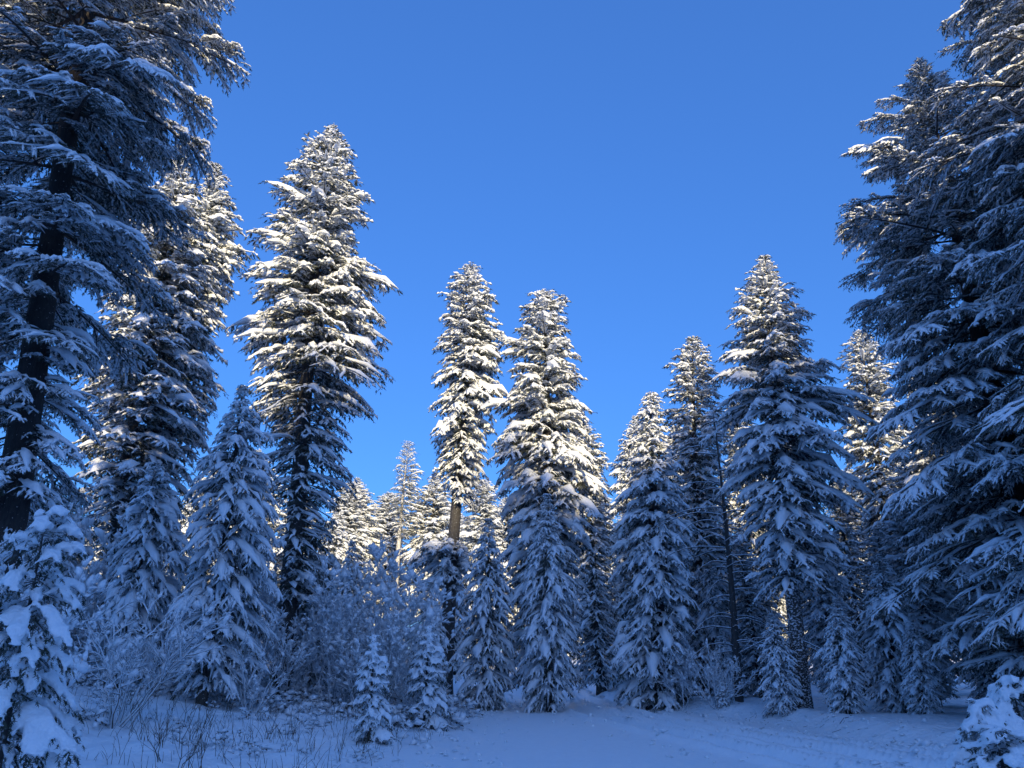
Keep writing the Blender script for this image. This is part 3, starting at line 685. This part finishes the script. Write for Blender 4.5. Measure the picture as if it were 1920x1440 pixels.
# ---- leafless shrubs
def shrub_geo(seed, n, H, spread, twigs=9, fine=5, r0=.011, snow=1.0, lean=0.0):
    global rng
    rng = np.random.default_rng(seed)
    W_, S_ = Geo(), Geo()
    def poly(p0, d0, ln, K, curve, wig):
        N = len(ln); t = np.linspace(0, 1, K)
        P = p0[:, None] + d0[:, None] * (ln[:, None] * t)[..., None] + UP * (curve[:, None] * ln[:, None] * t * t)[..., None]
        P = P + np.cumsum(rng.normal(0, 1, (N, K, 3)) * (wig * ln)[:, None, None] * (t > 0)[None, :, None], 1)
        return P
    az = rng.uniform(0, 6.28, n); el = np.radians(rng.uniform(90 - spread, 88, n))
    d = norm(np.stack([np.cos(az) * np.cos(el) + lean, np.sin(az) * np.cos(el), np.sin(el)], -1))
    p0 = np.stack([np.cos(az), np.sin(az), 0 * az], -1) * rng.uniform(0, .12 * H, (n, 1))
    ln = H * rng.uniform(.55, 1.05, n)
    st = poly(p0, d, ln, 7, rng.uniform(-.05, .12, n), .025)
    r = r0 * np.linspace(1, .3, 7)[None] * rng.uniform(.6, 1.2, (n, 1))
    tubes(W_, st, r, r, 4, 1.0, upright=False)
    tubes(S_, st + UP * .3 * r[..., None], r * 1.3 * snow, r * 1.2 * snow, 4, .2)
    def spawn(par, dp, lp, cnt, frac, K, ang, rad):
        N = len(lp); j = np.repeat(np.arange(N), cnt); t = rng.uniform(.22, .98, len(j))
        Kp = par.shape[1]; f = t * (Kp - 1); i0 = np.minimum(f.astype(int), Kp - 2); w = (f - i0)[:, None]
        q = par[j, i0] * (1 - w) + par[j, i0 + 1] * w; dl = norm(par[j, i0 + 1] - par[j, i0])
        rv = norm(rng.normal(0, 1, q.shape)); pr = norm(np.cross(dl, rv)); th = np.radians(rng.uniform(*ang, len(j)))[:, None]
        dd = norm(dl * np.cos(th) + pr * np.sin(th) + UP * .12)
        l2 = lp[j] * frac * (1.15 - t) * rng.uniform(.5, 1.2, len(j)) + .04 * H
        P = poly(q, dd, l2, K, rng.uniform(-.1, .15, len(j)), .03)
        rr = rad * np.linspace(1, .4, K)[None] * np.ones((len(j), 1))
        tubes(W_, P, rr, rr, 3, 1.0)
        keep = (np.abs(dd[:, 2]) < .93) & (rng.random(len(j)) < .85)
        sr = rr[keep] * rng.uniform(1.2, 2.4, (keep.sum(), K)) * snow
        tubes(S_, P[keep] + UP * (sr[..., None] * .6), sr, sr * 1.15, 4, .3)
        return P, dd, l2
    t1 = spawn(st, d, ln, twigs, .42, 5, (22, 55), r0 * .5)
    t2_ = spawn(*t1, fine, .4, 4, (25, 60), r0 * .3)
    for arr, cnt_ in ((t1[0], 160), (t2_[0], 420)):                  # snow caught in the forks
        a_ = rng.integers(0, len(arr), cnt_); b_ = rng.integers(0, arr.shape[1] - 1, cnt_)
        sz = rng.gamma(2.5, .010, cnt_) * H / 2.4 * snow / 2.2 + .006
        blobs(S_, arr[a_, b_] + UP * (sz * .4)[:, None], norm(arr[a_, b_ + 1] - arr[a_, b_]), sz * 1.6, sz, sz * .9, .2)
    return W_, S_
SHRUBS = []
for i, (n, H, sp, tw, fi) in enumerate(((9, 2.6, 35, 9, 5), (6, 3.4, 25, 10, 5), (12, 1.9, 50, 8, 5), (5, 4.2, 18, 11, 5))):
    w_, s_ = shrub_geo(500 + i, n, H, sp, tw, fi + 2, r0=.009, snow=2.2)
    SHRUBS.append((gmesh('stems', w_, M_TWIG), gmesh('snow_cover', s_, M_SNOW, True)))
def shrub(i, x, y, label, group, k=1.0, rz=None, name='shrub'):
    o = empty(name, (x, y, float(gz(x, y)) - .04), label, 'shrub', group)
    o.rotation_euler = (0, 0, random.uniform(0, 6.28) if rz is None else rz); o.scale = (k, k, k * random.uniform(.9, 1.1))
    add_obj('stems', SHRUBS[i][0], o); add_obj('snow_cover', SHRUBS[i][1], o)
    return o
random.seed(8)
for k in range(84):
    d = random.uniform(19.5, 31); px = random.uniform(60, 850)
    p = at(px, 1290, d); x = min(p[0], float(left_edge(d)) - 1.0)
    shrub(random.choice([0, 0, 1, 2, 3]), x, d, 'snow-dusted leafless shrub in the thicket left of the track', 'leafless shrubs in the thicket', random.uniform(.6, 1.0))
for (px, d, i, k, lab) in ((1345, 23.6, 2, .8, 'leafless shrub with arching twigs between laden spruce and pointed fir'), (1275, 25, 1, .6, 'thin leafless shrub on the right bank behind the track'),
                           (470, 18, 2, .9, 'spreading leafless shrub in front of the thick-pillowed young fir'), (30, 9.5, 3, .7, 'tall thin leafless stems behind the near bowed sapling')):
    p = at(px, 1300, d); shrub(i, p[0], d, lab, None, k)
w_, s_ = shrub_geo(540, 12, 2.0, 48, 10, 6, r0=.009, snow=2.2, lean=.25)
SHRUBS.append((gmesh('stems', w_, M_TWIG), gmesh('snow_cover', s_, M_SNOW, True)))
p = at(225, 1300, 14.0); shrub(4, p[0], 14.0, 'fan-shaped leafless bush with snow-lined twigs beside the bowed sapling', None, 1.15, 0.0)

# ---- dead spruce with bare arching branches
rng = np.random.default_rng(88)
p = at(1388, 1330, 24.5); zb = float(gz(p[0], 24.5)) - .05
root = empty('dead_spruce', (p[0], 24.5, zb), 'dead spruce with bare arching branches left of the pointed fir', 'tree')
Hd = 9.5; hs = np.linspace(0, 1, 8)
add_obj('trunk', gmesh('trunk', trunk_geo([(.1 * math.sin(3 * h), .05 * h, Hd * h) for h in hs], [.13 * (1.03 - h) for h in hs]), M_BARK, True), root)
n = 70; az = rng.uniform(0, 6.28, n); L = rng.uniform(.7, 2.4, n); h = rng.uniform(.08, .97, n) * Hd; t = np.linspace(0, 1, 7)
er = np.stack([np.cos(az), np.sin(az), 0 * az], -1)
PT = (UP * h[:, None])[:, None] + er[:, None] * (L[:, None] * t)[..., None] + UP * (L[:, None] * (.25 * t - .5 * t * t) + np.cumsum(rng.normal(0, .02, (n, 7)), 1))[..., None]
r = np.linspace(.016, .004, 7)[None] * np.ones((n, 1)); r_s = r * rng.uniform(1.0, 1.7, (n, 7))
for i in range(n):
    g1, g2 = Geo(), Geo(); tubes(g1, PT[i:i+1], r[i:i+1], r[i:i+1], 4, 1.0); tubes(g2, PT[i:i+1] + UP * .014, r_s[i:i+1], r_s[i:i+1] * 1.1, 4, .3)
    b_ = add_obj('bare_branch', gmesh('bare_branch', g1, M_TWIG), root); add_obj('snow_cover', gmesh('bare_branch_snow', g2, M_SNOW, True), b_)

# ---- snowed-in ground plants, dry stalks, stones
rng = np.random.default_rng(90)
def scatter(n, d0, d1, x0, x1, edge=-.2):
    d = d0 * (d1 / d0) ** rng.random(n); px = rng.uniform(x0, x1, n)
    x = (px - 960) / FPX * d / 1.08
    k = x < left_edge(d) + edge; return x[k], d[k]
# low plants: tufts of bent twigs carrying lumps of snow
x, y = scatter(620, 12.5, 27, 60, 960)
k = (y > 18.5) | (rng.random(len(y)) < .2); x, y = x[k], y[k]
nt = len(x); m = 18; j = np.repeat(np.arange(nt), m); sz = rng.uniform(.12, .34, nt)[j] * (1 + .7 * (y[j] > 18.5))
az = rng.uniform(0, 6.28, len(j)); rr = sz * np.sqrt(rng.random(len(j))) * .9
X = x[j] + rr * np.cos(az); Y = y[j] + rr * np.sin(az); Z = gz(X, Y) + sz * rng.uniform(.1, 1.0, len(j)) * (1.1 - rr / sz)
dd = norm(np.stack([np.cos(az), np.sin(az), rng.normal(-.1, .35, len(j))], -1)); ln = sz * rng.uniform(.35, .7, len(j))
ne, sn = Geo(), Geo(); P0 = np.stack([X, Y, Z], -1)
shoot_needles(ne, P0, dd, ln, 4, .05, .9, .3)
q = rng.random(len(j)) < .8
blobs(sn, (P0 + dd * ln[:, None] * .5 + UP * .02)[q], dd[q], ln[q] * .55, ln[q] * .3, ln[q] * .28, .25)
o = add_obj('undergrowth', gmesh('undergrowth', ne, M_TWIG)); o['kind'] = 'stuff'; o['label'] = 'low snowed-in plants along the edge of the clearing'; o['category'] = 'undergrowth'
add_obj('snow_cover', gmesh('undergrowth_snow', sn, M_SNOW, True), o)
x, y = scatter(3400, 11.0, 27, 60, 960, .1)
dens_ = .5 + .5 * np.sin(x * 1.9 + 1.2 * np.sin(y * 1.3)) * np.sin(y * 1.5 + x); k = rng.random(len(x)) < .08 + .75 * dens_ ** 2; x, y = x[k], y[k]; n = len(x)
hgt = rng.gamma(2.6, .075, n) + .04; az = rng.uniform(0, 6.28, n); ln_ = rng.uniform(.05, .7, n); t = np.linspace(0, 1, 4)
PT = np.stack([x, y, gz(x, y) - .03], -1)[:, None] + (np.stack([np.cos(az), np.sin(az), 0 * az], -1) * (hgt * ln_)[:, None])[:, None] * (t ** 1.6)[None, :, None] + UP * (hgt[:, None] * (t - .25 * ln_[:, None] * t * t))[..., None]
r = np.linspace(.0044, .0018, 4)[None] * rng.uniform(.7, 1.3, (n, 1)); g = Geo(); tubes(g, PT, r, r, 3, 1.0)
o = add_obj('grass', gmesh('grass', g, M_GRASS)); o['kind'] = 'stuff'; o['label'] = 'dry grass stalks poking through the snow'; o['category'] = 'grass'
# taller dry weeds
wd_, _s = shrub_geo(600, 3, .75, 16, 4, 2, r0=.006, snow=.7)
WEED = gmesh('weed', wd_, M_GRASS); random.seed(14)
for k in range(34):
    d = random.uniform(10.5, 17); px = random.uniform(150, 780); xw = (px - 960) / FPX * d / 1.09
    if xw > left_edge(d) - .3: continue
    o = add_obj('dry_weed', WEED, None, (xw, d, float(gz(xw, d)) - .03)); o.rotation_euler = (random.gauss(0, .25), random.gauss(0, .25), random.uniform(0, 6.28)); kk = random.uniform(.5, 1.25); o.scale = (kk,) * 3
    o['label'] = 'thin dry weed stalk standing in the snowy clearing'; o['category'] = 'weed'; o['group'] = 'dry weeds in the clearing'
# crumbs and clods of snow fallen from the boughs and thrown up beside the ruts
n = 1500; y = 10.5 * (34 / 10.5) ** rng.random(n)
side = rng.random(n)
x = np.where(side < .45, np.interp(y, RUTY, RUTX) + rng.normal(0, 1.3, n), np.where(side < .8, right_edge(y) + rng.normal(.1, .55, n), left_edge(y) + rng.normal(.3, .7, n)))
sz = rng.gamma(2.0, .012, n) + .01; az = rng.uniform(0, 6.28, n); g = Geo()
blobs(g, np.stack([x, y, gz(x, y) + sz * .2], -1), np.stack([np.cos(az), np.sin(az), 0 * az], -1), sz * 1.3, sz, sz * .9, .25)
o = add_obj('snow_clods', gmesh('snow_clods', g, M_SNOW, True)); o['kind'] = 'stuff'; o['label'] = 'small clods of snow scattered along the track and its banks'; o['category'] = 'snow'
# twig litter under the trees beside the track
n = 80; y = rng.uniform(13, 30, n); x = right_edge(y) + rng.normal(.35, .4, n); az = rng.uniform(0, 6.28, n); ln = rng.gamma(2, .05, n) + .03; t = np.linspace(-.5, .5, 3)
PT = np.stack([x, y, 0 * x], -1)[:, None] + np.stack([np.cos(az), np.sin(az), 0 * az], -1)[:, None] * (ln[:, None] * t)[..., None]
PT[..., 2] = gz(PT[..., 0], PT[..., 1]) + .006; r = np.full((n, 3), .004) * rng.uniform(.6, 1.6, (n, 1)); g = Geo(); tubes(g, PT, r, r, 3, 1.0)
o = add_obj('twig_litter', gmesh('twig_litter', g, M_TWIG)); o['kind'] = 'stuff'; o['label'] = 'broken twigs lying on the snow beside the track'; o['category'] = 'twigs'
def stone(px, py, d, size, label):
    import bmesh
    p = at(px, py, d); bm = bmesh.new(); bmesh.ops.create_icosphere(bm, subdivisions=2, radius=size)
    for v in bm.verts:
        v.co.x *= 1.3; v.co.z *= .7; v.co *= 1 + random.uniform(-.14, .14)
    me = bpy.data.meshes.new('stone'); bm.to_mesh(me); bm.free(); me.materials.append(M_STONE)
    o = add_obj('stone', me, None, (p[0], d, float(gz(p[0], d)) + size * .25)); o['label'] = label; o['category'] = 'stone'
stone(1527, 1386, 16.6, .085, 'larger dark stone poking from the snow bank below the plastered trunk')
stone(1496, 1384, 16.8, .045, 'smaller dark stone left of the larger one on the snow bank')
print('TRIS', TRI['n'], sum(len(f_) for f_ in (GF,)) * 2)
